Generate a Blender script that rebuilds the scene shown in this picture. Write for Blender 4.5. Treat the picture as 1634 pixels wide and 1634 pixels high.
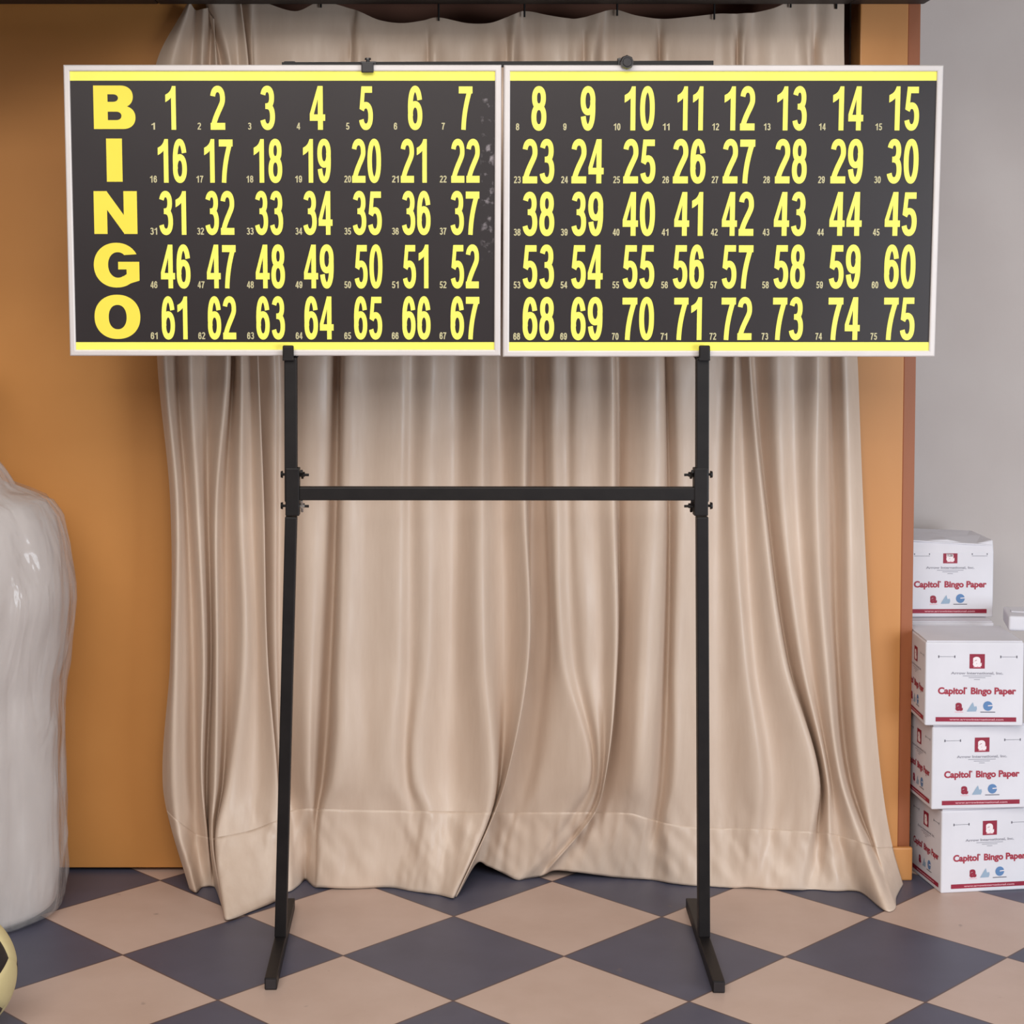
import bpy, bmesh, math, random
from mathutils import Vector, Matrix, noise

for o in list(bpy.data.objects):
    bpy.data.objects.remove(o)
SC = bpy.context.scene
C = SC.collection
R = math.radians
rnd = random.Random(7)

# ------------------------------------------------------------------ camera
CX, CY, F, PIT, CAMH = 711.0, 597.0, 2800.0, 0.05, 1.305
cd = bpy.data.cameras.new('camera')
cd.sensor_width = 36.0
cd.lens = F / 1634 * 36
cd.shift_x = (817 - CX) / 1634
cd.shift_y = -(817 - CY) / 1634
cd.clip_start = 0.05
cam = bpy.data.objects.new('camera', cd)
cam.location = (0, 0, CAMH)
cam.rotation_euler = (R(90) - PIT, 0, 0)
C.objects.link(cam)
SC.camera = cam

# ------------------------------------------------------------------ light and exposure
SC.view_settings.view_transform = 'Standard'
SC.view_settings.look = 'None'
SC.view_settings.exposure = 0.0
SC.view_settings.gamma = 1.0
w = bpy.data.worlds.new('room_light')
SC.world = w
w.use_nodes = True
w.node_tree.nodes['Background'].inputs[0].default_value = (1.0, 0.96, 0.94, 1)
w.node_tree.nodes['Background'].inputs[1].default_value = 0.18


def area(name, loc, target, sx, sy, power, col):
    l = bpy.data.lights.new(name, 'AREA')
    l.shape = 'RECTANGLE'
    l.size, l.size_y = sx, sy
    l.energy = power
    l.color = col
    o = bpy.data.objects.new(name, l)
    o.location = loc
    d = Vector(target) - Vector(loc)
    o.rotation_euler = d.to_track_quat('-Z', 'Y').to_euler()
    C.objects.link(o)
    return o


area('ceiling_lamp', (-0.2, 1.2, 2.78), (-0.2, 2.6, 0.0), 3.2, 1.2, 56, (1.0, 0.95, 0.89))
area('ceiling_lamp', (-0.4, -1.2, 2.78), (-0.2, 3.4, 0.3), 3.6, 1.4, 82, (1.0, 0.95, 0.90))
area('window_light', (2.9, 0.6, 0.85), (0.9, 3.8, 0.15), 1.6, 1.4, 76, (0.84, 0.92, 1.0))


# ------------------------------------------------------------------ measuring helpers
CT, ST = math.cos(PIT), math.sin(PIT)


def ray(px, py):
    xr = (px - CX) / F
    yr = (CY - py) / F
    return Vector((xr, CT + yr * ST, -ST + yr * CT))


def at(px, py, Y):
    d = ray(px, py)
    return Vector((0, 0, CAMH)) + d * (Y / d.y)


def floor_at(px, py):
    d = ray(px, py)
    return Vector((0, 0, CAMH)) + d * (-CAMH / d.z)


# ------------------------------------------------------------------ materials
def srgb(r, g, b):
    def f(v):
        v /= 255.0
        return v / 12.92 if v <= 0.04045 else ((v + 0.055) / 1.055) ** 2.4
    return (f(r), f(g), f(b), 1)


def mat(name, col, rough=0.5, metal=0.0, spec=0.5, coat=0.0, sheen=0.0):
    m = bpy.data.materials.new(name)
    m.use_nodes = True
    b = m.node_tree.nodes['Principled BSDF']
    b.inputs['Base Color'].default_value = col
    b.inputs['Roughness'].default_value = rough
    b.inputs['Metallic'].default_value = metal
    b.inputs['Specular IOR Level'].default_value = spec
    b.inputs['Coat Weight'].default_value = coat
    b.inputs['Sheen Weight'].default_value = sheen
    return m


def nd(m, t, **kw):
    n = m.node_tree.nodes.new(t)
    for k, v in kw.items():
        setattr(n, k, v)
    return n


def lk(m, a, b):
    m.node_tree.links.new(a, b)


def mottle(m, c1, c2, scale=6.0, detail=4.0, bump=0.0, bscale=None, stretch=(1, 1, 1)):
    """colour varied by noise in object space, with an optional fine bump"""
    b = m.node_tree.nodes['Principled BSDF']
    tc = nd(m, 'ShaderNodeTexCoord')
    mp = nd(m, 'ShaderNodeMapping')
    mp.inputs['Scale'].default_value = stretch
    lk(m, tc.outputs['Object'], mp.inputs['Vector'])
    n = nd(m, 'ShaderNodeTexNoise')
    n.inputs['Scale'].default_value = scale
    n.inputs['Detail'].default_value = detail
    lk(m, mp.outputs[0], n.inputs['Vector'])
    r = nd(m, 'ShaderNodeValToRGB')
    r.color_ramp.elements[0].position = 0.32
    r.color_ramp.elements[1].position = 0.68
    r.color_ramp.elements[0].color = c1
    r.color_ramp.elements[1].color = c2
    lk(m, n.outputs['Fac'], r.inputs[0])
    lk(m, r.outputs[0], b.inputs['Base Color'])
    if bump:
        n2 = nd(m, 'ShaderNodeTexNoise')
        n2.inputs['Scale'].default_value = bscale or scale * 10
        n2.inputs['Detail'].default_value = 3
        lk(m, mp.outputs[0], n2.inputs['Vector'])
        bp = nd(m, 'ShaderNodeBump')
        bp.inputs['Strength'].default_value = bump
        bp.inputs['Distance'].default_value = 0.002
        lk(m, n2.outputs['Fac'], bp.inputs['Height'])
        lk(m, bp.outputs[0], b.inputs['Normal'])
    return m


M = {}
M['orange'] = mottle(mat('orange_wood', (0, 0, 0, 1), 0.5, spec=0.3), srgb(194, 133, 71), srgb(202, 141, 78), 3.0, 5, 0.05, 60)
M['trim'] = mottle(mat('orange_casing', (0, 0, 0, 1), 0.42, spec=0.4), srgb(196, 134, 76), srgb(206, 145, 86), 5.0, 5, 0.05, 40, (1, 1, 0.25))
M['trim_edge'] = mottle(mat('shaded_casing', (0, 0, 0, 1), 0.45, spec=0.4), srgb(152, 88, 54), srgb(162, 96, 60), 5.0, 5, 0.05, 40, (1, 1, 0.25))  # casing wood in a darker tone, shade of the recessed step put into colour
M['plaster'] = mottle(mat('white_plaster', (0, 0, 0, 1), 0.8, spec=0.2), srgb(189, 180, 177), srgb(195, 187, 184), 4.0, 6, 0.12, 90)
M['dark'] = mottle(mat('dark_header', (0, 0, 0, 1), 0.6), srgb(32, 23, 22), srgb(38, 28, 26), 8)
M['recess'] = mottle(mat('recess_brown', (0, 0, 0, 1), 0.7), srgb(138, 92, 74), srgb(146, 98, 78), 5)
M['ceiling'] = mottle(mat('ceiling_white', (0, 0, 0, 1), 0.8), srgb(205, 200, 195), srgb(212, 207, 202), 5)
M['black'] = mottle(mat('black_paint', (0, 0, 0, 1), 0.5, spec=0.3), srgb(19, 15, 16), srgb(26, 22, 22), 25, 3, 0.05, 200)
M['black_plastic'] = mottle(mat('black_plastic', (0, 0, 0, 1), 0.35), srgb(36, 33, 36), srgb(46, 43, 46), 30)
M['steel'] = mat('bright_steel', srgb(215, 212, 208), 0.22, 0.9)
M['frame'] = mottle(mat('white_aluminium', (0, 0, 0, 1), 0.3, 0.0, 0.7), srgb(214, 207, 205), srgb(221, 215, 213), 10)
M['yellow'] = mottle(mat('yellow_print', (0, 0, 0, 1), 0.45, spec=0.3), srgb(252, 246, 104), srgb(254, 248, 112), 8)
M['letter'] = mottle(mat('deep_yellow_print', (0, 0, 0, 1), 0.45, spec=0.3), srgb(246, 224, 78), srgb(249, 229, 84), 8)
M['pale'] = mottle(mat('pale_print', (0, 0, 0, 1), 0.5, spec=0.3), srgb(196, 188, 146), srgb(204, 196, 154), 40)
M['carton'] = mottle(mat('white_carton', (0, 0, 0, 1), 0.6, spec=0.3), srgb(217, 215, 222), srgb(224, 222, 229), 9, 4, 0.06, 40)
M['red'] = mottle(mat('crimson_print', (0, 0, 0, 1), 0.55), srgb(142, 20, 50), srgb(152, 26, 56), 30)
M['pinkprint'] = mat('pink_print', srgb(232, 178, 188), 0.6)
M['redtext'] = mat('red_lettering', srgb(164, 46, 66), 0.6)
M['greyprint'] = mat('grey_print', srgb(158, 156, 166), 0.6)
M['darkprint'] = mat('dark_grey_print', srgb(92, 90, 102), 0.6)
M['blueprint'] = mat('blue_print', srgb(92, 130, 178), 0.6)
M['paleblue'] = mat('pale_blue_print', srgb(150, 172, 194), 0.6)
M['whiteprint'] = mat('white_print', srgb(240, 228, 230), 0.6)
M['cream'] = mottle(mat('cream_leather', (0, 0, 0, 1), 0.45), srgb(206, 190, 140), srgb(214, 198, 148), 12, 4, 0.1, 150)
M['ballblack'] = mottle(mat('black_leather', (0, 0, 0, 1), 0.4), srgb(30, 26, 26), srgb(38, 33, 32), 20)


def make_panel_mat(scuffs):
    m = mat('black_panel', srgb(62, 54, 57), 0.42, spec=0.42)
    b = m.node_tree.nodes['Principled BSDF']
    tc = nd(m, 'ShaderNodeTexCoord')
    n = nd(m, 'ShaderNodeTexNoise')
    n.inputs['Scale'].default_value = 9
    n.inputs['Detail'].default_value = 5
    lk(m, tc.outputs['Object'], n.inputs['Vector'])
    r = nd(m, 'ShaderNodeValToRGB')
    r.color_ramp.elements[0].color = srgb(37, 31, 33)
    r.color_ramp.elements[1].color = srgb(44, 38, 40)
    lk(m, n.outputs['Fac'], r.inputs[0])
    out = r.outputs[0]
    if scuffs:   # pale rubbed marks near the inner edge of this panel
        sx = nd(m, 'ShaderNodeSeparateXYZ')
        lk(m, tc.outputs['Object'], sx.inputs[0])
        def band(sock, lo, hi, soft):
            a = nd(m, 'ShaderNodeMapRange'); a.interpolation_type = 'SMOOTHSTEP'
            a.inputs[1].default_value = lo - soft; a.inputs[2].default_value = lo + soft
            lk(m, sock, a.inputs[0])
            c = nd(m, 'ShaderNodeMapRange'); c.interpolation_type = 'SMOOTHSTEP'
            c.inputs[1].default_value = hi - soft; c.inputs[2].default_value = hi + soft
            c.inputs[3].default_value = 1; c.inputs[4].default_value = 0
            lk(m, sock, c.inputs[0])
            mu = nd(m, 'ShaderNodeMath', operation='MULTIPLY')
            lk(m, a.outputs[0], mu.inputs[0]); lk(m, c.outputs[0], mu.inputs[1])
            return mu.outputs[0]
        bx_ = band(sx.outputs[0], scuffs[0], scuffs[1], 0.006)
        bz_ = band(sx.outputs[2], scuffs[2], scuffs[3], 0.03)
        n2 = nd(m, 'ShaderNodeTexNoise')
        n2.inputs['Scale'].default_value = 62
        n2.inputs['Detail'].default_value = 3
        lk(m, tc.outputs['Object'], n2.inputs['Vector'])
        th = nd(m, 'ShaderNodeMapRange')
        th.inputs[1].default_value = 0.57; th.inputs[2].default_value = 0.74
        lk(m, n2.outputs['Fac'], th.inputs[0])
        m1 = nd(m, 'ShaderNodeMath', operation='MULTIPLY')
        m2 = nd(m, 'ShaderNodeMath', operation='MULTIPLY')
        lk(m, bx_, m1.inputs[0]); lk(m, bz_, m1.inputs[1])
        lk(m, m1.outputs[0], m2.inputs[0]); lk(m, th.outputs[0], m2.inputs[1])
        mx = nd(m, 'ShaderNodeMix', data_type='RGBA')
        lk(m, m2.outputs[0], mx.inputs[0])
        lk(m, out, mx.inputs[6])
        mx.inputs[7].default_value = srgb(150, 142, 146)
        out = mx.outputs[2]
    lk(m, out, b.inputs['Base Color'])
    return m


def make_fabric():
    m = mat('champagne_satin', srgb(214, 192, 172), 0.5, spec=0.55, sheen=0.0)
    b = m.node_tree.nodes['Principled BSDF']
    tc = nd(m, 'ShaderNodeTexCoord')
    mp = nd(m, 'ShaderNodeMapping')
    mp.inputs['Scale'].default_value = (1, 1, 0.16)
    lk(m, tc.outputs['Object'], mp.inputs[0])
    n = nd(m, 'ShaderNodeTexNoise')
    n.inputs['Scale'].default_value = 30
    n.inputs['Detail'].default_value = 6
    n.inputs['Roughness'].default_value = 0.65
    lk(m, mp.outputs[0], n.inputs['Vector'])
    r = nd(m, 'ShaderNodeValToRGB')
    r.color_ramp.elements[0].position = 0.3
    r.color_ramp.elements[1].position = 0.7
    r.color_ramp.elements[0].color = srgb(202, 179, 160)
    r.color_ramp.elements[1].color = srgb(211, 190, 172)
    lk(m, n.outputs['Fac'], r.inputs[0])
    lk(m, r.outputs[0], b.inputs['Base Color'])
    n3 = nd(m, 'ShaderNodeTexNoise')
    n3.inputs['Scale'].default_value = 55
    n3.inputs['Detail'].default_value = 5
    lk(m, mp.outputs[0], n3.inputs['Vector'])
    mr = nd(m, 'ShaderNodeMapRange')
    mr.inputs[1].default_value = 0.3; mr.inputs[2].default_value = 0.7
    mr.inputs[3].default_value = 0.36; mr.inputs[4].default_value = 0.56
    lk(m, n3.outputs['Fac'], mr.inputs[0])
    lk(m, mr.outputs[0], b.inputs['Roughness'])
    bp = nd(m, 'ShaderNodeBump')
    bp.inputs['Strength'].default_value = 0.12
    bp.inputs['Distance'].default_value = 0.0015
    lk(m, n3.outputs['Fac'], bp.inputs['Height'])
    lk(m, bp.outputs[0], b.inputs['Normal'])
    return m


M['fabric'] = make_fabric()


def make_tiles():
    m = mat('checker_tiles', (0.5, 0.5, 0.5, 1), 0.42, spec=0.4)
    b = m.node_tree.nodes['Principled BSDF']
    h, x0, y0, ty = 0.2155, 2.928, -15.6276, -0.0074
    c, s = math.cos(ty), math.sin(ty)
    # u = c*U + s*V ; v = -s*U + c*V with U = X/h + x0, V = Y/h + y0
    def coef(a_u, a_v):
        kx = (a_u * c - a_v * s) / h
        ky = (a_u * s + a_v * c) / h
        k0 = (a_u * c - a_v * s) * x0 + (a_u * s + a_v * c) * y0
        return kx, ky, k0
    tc = nd(m, 'ShaderNodeTexCoord')
    idx, edge = [], []
    for (au, av) in ((0.5, 0.5), (0.5, -0.5)):
        kx, ky, k0 = coef(au, av)
        d = nd(m, 'ShaderNodeVectorMath', operation='DOT_PRODUCT')
        lk(m, tc.outputs['Object'], d.inputs[0])
        d.inputs[1].default_value = (kx, ky, 0)
        a = nd(m, 'ShaderNodeMath', operation='ADD')
        lk(m, d.outputs['Value'], a.inputs[0])
        a.inputs[1].default_value = k0
        fl = nd(m, 'ShaderNodeMath', operation='FLOOR')
        lk(m, a.outputs[0], fl.inputs[0])
        fr = nd(m, 'ShaderNodeMath', operation='FRACT')
        lk(m, a.outputs[0], fr.inputs[0])
        # distance from nearest joint
        s1 = nd(m, 'ShaderNodeMath', operation='SUBTRACT')
        lk(m, fr.outputs[0], s1.inputs[0]); s1.inputs[1].default_value = 0.5
        ab = nd(m, 'ShaderNodeMath', operation='ABSOLUTE')
        lk(m, s1.outputs[0], ab.inputs[0])
        idx.append(fl.outputs[0]); edge.append(ab.outputs[0])
    sm = nd(m, 'ShaderNodeMath', operation='ADD')
    lk(m, idx[0], sm.inputs[0]); lk(m, idx[1], sm.inputs[1])
    md = nd(m, 'ShaderNodeMath', operation='FLOORED_MODULO')
    lk(m, sm.outputs[0], md.inputs[0]); md.inputs[1].default_value = 2
    mxe = nd(m, 'ShaderNodeMath', operation='MAXIMUM')
    lk(m, edge[0], mxe.inputs[0]); lk(m, edge[1], mxe.inputs[1])
    joint = nd(m, 'ShaderNodeMapRange')
    joint.inputs[1].default_value = 0.4920; joint.inputs[2].default_value = 0.4965
    lk(m, mxe.outputs[0], joint.inputs[0])
    n = nd(m, 'ShaderNodeTexNoise')
    n.inputs['Scale'].default_value = 7
    n.inputs['Detail'].default_value = 7
    n.inputs['Roughness'].default_value = 0.6
    lk(m, tc.outputs['Object'], n.inputs['Vector'])

    def ramp(c1, c2):
        r = nd(m, 'ShaderNodeValToRGB')
        r.color_ramp.elements[0].position = 0.3
        r.color_ramp.elements[1].position = 0.7
        r.color_ramp.elements[0].color = c1
        r.color_ramp.elements[1].color = c2
        lk(m, n.outputs['Fac'], r.inputs[0])
        return r.outputs[0]
    dk = ramp(srgb(76, 76, 92), srgb(84, 84, 101))
    lt = ramp(srgb(190, 164, 150), srgb(199, 174, 161))
    mx = nd(m, 'ShaderNodeMix', data_type='RGBA')
    lk(m, md.outputs[0], mx.inputs[0]); lk(m, dk, mx.inputs[6]); lk(m, lt, mx.inputs[7])
    # small scuffs and specks of dirt
    v = nd(m, 'ShaderNodeTexNoise')
    v.inputs['Scale'].default_value = 26
    v.inputs['Detail'].default_value = 2
    lk(m, tc.outputs['Object'], v.inputs['Vector'])
    sp = nd(m, 'ShaderNodeMapRange')
    sp.inputs[1].default_value = 0.73; sp.inputs[2].default_value = 0.80
    sp.inputs[4].default_value = 0.5
    lk(m, v.outputs['Fac'], sp.inputs[0])
    mx2 = nd(m, 'ShaderNodeMix', data_type='RGBA')
    lk(m, sp.outputs[0], mx2.inputs[0]); lk(m, mx.outputs[2], mx2.inputs[6])
    mx2.inputs[7].default_value = srgb(120, 104, 98)
    mx3 = nd(m, 'ShaderNodeMix', data_type='RGBA')
    lk(m, joint.outputs[0], mx3.inputs[0]); lk(m, mx2.outputs[2], mx3.inputs[6])
    mx3.inputs[7].default_value = srgb(92, 72, 68)
    lk(m, mx3.outputs[2], b.inputs['Base Color'])
    return m


M['tiles'] = make_tiles()


# ------------------------------------------------------------------ building helpers
def link(name, me, m, parent=None, smooth=False):
    if m is not None:
        me.materials.append(m)
    if smooth:
        for p in me.polygons:
            p.use_smooth = True
    o = bpy.data.objects.new(name, me)
    C.objects.link(o)
    if parent is not None:
        o.parent = parent
    return o


def bm_obj(name, bm, m, parent=None, smooth=False, recalc=True):
    if recalc:
        bmesh.ops.recalc_face_normals(bm, faces=bm.faces)
    me = bpy.data.meshes.new(name)
    bm.to_mesh(me)
    bm.free()
    return link(name, me, m, parent, smooth)


def empty(name, loc, rot=(0, 0, 0)):
    o = bpy.data.objects.new(name, None)
    o.location = loc
    o.rotation_euler = rot
    o.empty_display_size = 0.05
    C.objects.link(o)
    return o


def tag(o, label=None, cat=None, group=None, kind=None):
    if label: o['label'] = label
    if cat: o['category'] = cat
    if group: o['group'] = group
    if kind: o['kind'] = kind
    return o


def box(bm, lo, hi, bevel=0.0, seg=2, mtx=None):
    r = bmesh.ops.create_cube(bm, size=1)
    vs = r['verts']
    for v in vs:
        v.co = Vector([(lo[i] + hi[i]) / 2 + v.co[i] * (hi[i] - lo[i]) for i in range(3)])
    if bevel:
        es = list({e for v in vs for e in v.link_edges})
        g = bmesh.ops.bevel(bm, geom=es, offset=bevel, segments=seg, affect='EDGES', profile=0.6)
        vs = list({v for f in g['faces'] for v in f.verts} | {v for v in vs if v.is_valid})
    if mtx is not None:
        for v in vs:
            v.co = mtx @ v.co
    return vs


def bar(bm, p, q, wx, wy, bevel=0.002):
    """square tube between two points; wx across, wy the other way"""
    p, q = Vector(p), Vector(q)
    d = (q - p)
    L = d.length
    d.normalize()
    ref = Vector((1, 0, 0)) if abs(d.x) < 0.8 else Vector((0, 0, 1))
    y = d.cross(ref).normalized()
    x = y.cross(d).normalized()
    mtx = Matrix((x, y, d)).transposed().to_4x4()
    mtx.translation = p
    box(bm, (-wx / 2, -wy / 2, 0), (wx / 2, wy / 2, L), bevel, 2, mtx)


def cyl(bm, p, q, r1, r2=None, n=20):
    p, q = Vector(p), Vector(q)
    d = q - p
    mtx = d.to_track_quat('Z', 'Y').to_matrix().to_4x4()
    mtx.translation = (p + q) / 2
    bmesh.ops.create_cone(bm, cap_ends=True, segments=n, radius1=r1, radius2=r1 if r2 is None else r2, depth=d.length, matrix=mtx)


def struct(name, bm, m, smooth=False):
    return tag(bm_obj(name, bm, m, None, smooth), kind='structure')


def simple(name, lo, hi, m, bevel=0.0):
    bm = bmesh.new()
    box(bm, lo, hi, bevel)
    return struct(name, bm, m)


# ------------------------------------------------------------------ the setting
WY = 3.86                                    # face of the orange wall
simple('floor', (-3.2, -2.5, -0.05), (3.2, 4.4, 0.0), M['tiles'])
XT0 = at(1370, 300, 3.81).x
XT1 = at(1441, 700, 3.81).x
XT2 = at(1462, 700, 3.81).x
simple('wall_left', (-3.2, WY, 0.008), (at(335, 300, WY).x, WY + 0.06, 2.8), M['orange'], 0.002)
simple('wall_back', (-3.2, WY + 0.14, 0.0), (XT0 + 0.02, WY + 0.20, 2.8), M['recess'])
simple('wall_right', (XT0, 4.22, 0.0), (3.2, 4.30, 2.8), M['plaster'])
simple('trim_1', (XT0, 3.81, 0.0), (XT1, 3.90, 2.8), M['trim'], 0.003)
simple('trim_2', (XT1 + 0.0005, 3.818, 0.0), (XT2, 3.848, 2.8), M['trim_edge'], 0.003)
pz = at(1450, 1352, 3.80).z
simple('trim_3', (XT0 - 0.01, 3.797, 0.0), (XT2 + 0.001, 3.8095, pz), M['trim'], 0.004)
simple('trim_4', (XT0 + 0.02, 3.901, 0.0), (XT1 - 0.03, 4.22, 2.8), M['plaster'])
bmh = bmesh.new()  # dark header; its unseen forward depth is shaped to shade wall and curtain tops
hz = at(700, 6, 3.80).z
box(bmh, (-3.2, 3.04, hz), (at(255, 300, 3.8).x, 3.808, 2.8), 0.004)
box(bmh, (at(255, 300, 3.8).x + 0.0005, 3.54, hz), (at(1352, 300, 3.8).x, 3.808, 2.8), 0.004)
box(bmh, (at(1352, 300, 3.8).x + 0.0005, 2.74, hz), (XT2 + 0.004, 3.808, 2.8), 0.004)  # unseen right block reaches furthest forward to darken the casing top
box(bmh, (-3.2, 3.80, hz + 0.03), (XT0, WY - 0.001, 2.8), 0.0)
struct('header_shade', bmh, M['dark'])

# ------------------------------------------------------------------ number shapes
TX, TY, DW = 0.103, 0.148, 0.31


def pen_strip(pts, tx=TX, ty=TY, closed=False):
    """quads along a centre line drawn with an elliptical pen"""
    n = len(pts)
    L, Rr = [], []
    for i in range(n):
        if closed:
            a, b = pts[(i - 1) % n], pts[(i + 1) % n]
        else:
            a, b = pts[max(i - 1, 0)], pts[min(i + 1, n - 1)]
        dx, dy = b[0] - a[0], b[1] - a[1]
        # normal measured so that the pen is round in stretched space
        dx2, dy2 = dx / tx, dy / ty
        l = math.hypot(dx2, dy2) or 1
        nx, ny = -dy2 / l * tx / 2, dx2 / l * ty / 2
        L.append((pts[i][0] + nx, pts[i][1] + ny))
        Rr.append((pts[i][0] - nx, pts[i][1] - ny))
    out = []
    for i in range(n if closed else n - 1):
        j = (i + 1) % n
        out.append([L[i], L[j], Rr[j], Rr[i]])
    return out


def arc(cx, cy, a, b, t0, t1, n=22, e=2.25):
    r = []
    for i in range(n + 1):
        t = R(t0 + (t1 - t0) * i / n)
        c, s = math.cos(t), math.sin(t)
        r.append((cx + a * math.copysign(abs(c) ** (2 / e), c), cy + b * math.copysign(abs(s) ** (2 / e), s)))
    return r


def bez(p0, p1, p2, p3, n=14):
    r = []
    for i in range(n + 1):
        t = i / n
        u = 1 - t
        r.append(tuple(u ** 3 * p0[k] + 3 * u * u * t * p1[k] + 3 * u * t * t * p2[k] + t ** 3 * p3[k] for k in (0, 1)))
    return r


def rect(x0, y0, x1, y1):
    return [[(x0, y0), (x1, y0), (x1, y1), (x0, y1)]]


def digit(ch):
    a, cx = (DW - TX) / 2, DW / 2
    if ch == '0':
        return pen_strip(arc(cx, .5, a, .5 - TY / 2 + .008, 0, 360, 48)[:-1], closed=True)
    if ch == '1':
        return rect(.148, 0, .252, .9) + [[(.148, .9), (.252, .9), (.252, 1.0), (.172, 1.0)],
                [(.172, 1.0), (.148, .93), (.148, .735), (.16, .76)],
                [(.148, .93), (.125, .885), (.118, .70), (.148, .735)],
                [(.125, .885), (.085, .84), (.075, .665), (.118, .70)],
                [(.085, .84), (.02, .80), (.02, .63), (.075, .665)]]
    if ch == '2':
        s = arc(cx - .002, .715, a, .217, 168, -8, 26)
        e = s[-1]
        s += bez(e, (e[0] - .004, .56), (.12, .38), (.058, .09), 16)[1:]
        return pen_strip(s) + rect(.0, 0, DW - .004, .158) + [[(.0, .0), (.1, .0), (.1, .158), (.002, .1)]]
    if ch == '3':
        return pen_strip(arc(cx - .004, .735, a - .012, .198, 163, -88, 24)) + \
            pen_strip(arc(cx, .305, a, .238, 90, -163, 26)) + rect(cx - .045, .475, cx + .03, .605)
    if ch == '4':
        return [[(0, .205), (0, .365), (.085, .365), (.085, .205)], [(0, .365), (.085, .365), (.172, .735), (.165, 1.0)]] + \
            rect(.165, 0, .268, 1.0) + rect(.06, .205, .315, .352)
    if ch == '5':
        return rect(.055, .845, .292, .992) + [[(.055, .99), (.138, .99), (.102, .50), (.012, .475)]] + \
            pen_strip(arc(cx - .002, .315, a + .002, .248, 150, -163, 30))
    if ch in '69':
        p = pen_strip(arc(cx, .325, a, .258, 0, 360, 40)[:-1], closed=True) + \
            pen_strip(arc(cx, .5, a, .433, 22, 203, 34))
        if ch == '9':
            p = [[(DW - x, 1 - y) for x, y in q] for q in p]
        return p
    if ch == '7':
        s = bez((DW - .055, .93), (DW - .11, .72), (.118, .42), (.108, 0), 18)
        return rect(0, .83, DW, .99) + pen_strip(s, TX * .98, TY) + [[(DW - .11, .84), (DW, .84), (DW, .88), (DW - .11, .88)]]
    if ch == '8':
        return pen_strip(arc(cx, .735, a - .012, .198, 0, 360, 40)[:-1], closed=True) + \
            pen_strip(arc(cx, .302, a, .236, 0, 360, 40)[:-1], closed=True)


def union(polys):
    from mathutils.geometry import delaunay_2d_cdt
    vs, fs = [], []
    for q in polys:
        ar = sum(q[i][0] * q[(i + 1) % len(q)][1] - q[(i + 1) % len(q)][0] * q[i][1] for i in range(len(q)))
        if abs(ar) < 1e-9:
            continue
        q = q if ar > 0 else q[::-1]
        fs.append(list(range(len(vs), len(vs) + len(q))))
        vs += [Vector(p) for p in q]
    r = delaunay_2d_cdt(vs, [], fs, 0, 1e-6)

    def inside(q, x, y):
        n, c = len(q), False
        for i in range(n):
            (x1, y1), (x2, y2) = q[i], q[(i + 1) % n]
            if (y1 > y) != (y2 > y) and x < (x2 - x1) * (y - y1) / (y2 - y1) + x1:
                c = not c
        return c
    out = []
    for f in r[2]:
        t = [tuple(r[0][i]) for i in f]
        x, y = sum(p[0] for p in t) / len(t), sum(p[1] for p in t) / len(t)
        if any(inside(q, x, y) for q in polys):
            out.append(t)
    return out


DIG = {c: union(digit(c)) for c in '0123456789'}


def string_polys(s):
    out = []
    for i, c in enumerate(s):
        off = i * 0.352
        out += [[(x + off, y) for x, y in q] for q in DIG[c]]
    x0 = min(x for q in out for x, y in q)
    x1 = max(x for q in out for x, y in q)
    return [[((x - x0) / (x1 - x0), y) for x, y in q] for q in out]


def ring(outer, inner):
    n = len(outer)
    return [[outer[i], outer[(i + 1) % n], inner[(i + 1) % n], inner[i]] for i in range(n)]


def letter(ch):
    """wide heavy capitals in a unit box"""
    if ch == 'I':
        return rect(0, 0, 1, 1)
    if ch == 'N':
        return rect(0, 0, .305, 1) + rect(.69, 0, 1, 1) + [[(0, 1), (.30, 1), (1, 0), (.70, 0)]]
    if ch == 'O':
        return ring(arc(.5, .5, .5, .5, 0, 360, 56, 2.15)[:-1], arc(.505, .495, .195, .275, 0, 360, 56, 2.2)[:-1])
    if ch == 'B':
        def bowl(y0, y1, xr, cy0, cy1, cxr):
            h, ch_ = (y1 - y0) / 2, (cy1 - cy0) / 2
            o = [(.33, y0), (.5, y0)] + arc(xr - .30, (y0 + y1) / 2, .30, h, -90, 90, 18, 2.2) + [(.5, y1), (.33, y1)]
            i = [(.33, cy0), (.45, cy0)] + arc(cxr - .13, (cy0 + cy1) / 2, .13, ch_, -90, 90, 18, 2.2) + [(.45, cy1), (.33, cy1)]
            return [[o[k], o[k + 1], i[k + 1], i[k]] for k in range(len(o) - 1)]
        return rect(0, 0, .338, 1) + bowl(.49, 1, .945, .625, .80, .59) + bowl(0, .53, 1.0, .205, .40, .665)
    if ch == 'G':
        o = arc(.5, .5, .5, .5, 28, 318, 48, 2.1)
        i = arc(.53, .505, .215, .285, 50, 300, 48, 2.1)
        q = [[o[k], o[k + 1], i[k + 1], i[k]] for k in range(len(o) - 1)]
        return q + rect(.535, .405, 1.0, .575) + [[(.715, .575), (1, .575), (1, .155), (.72, .24)]] + \
            [[(.60, .03), (1.0, .155), (.72, .30), (.60, .22)]]


def flat_mesh(name, polys, fx, m, parent, y, label=None):
    me = bpy.data.meshes.new(name)
    vs, fs = [], []
    for q in polys:
        k = len(vs)
        pts = [fx(*p) for p in q]
        ar = sum(pts[i][0] * pts[(i + 1) % len(pts)][1] - pts[(i + 1) % len(pts)][0] * pts[i][1] for i in range(len(pts)))
        if ar < 0:
            pts.reverse()
        vs += [(p[0], y, p[1]) for p in pts]
        fs.append(tuple(range(k, k + len(pts))))
    me.from_pydata(vs, [], fs)
    o = link(name, me, m, parent)
    if label:
        o['label'] = label
    return o


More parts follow.
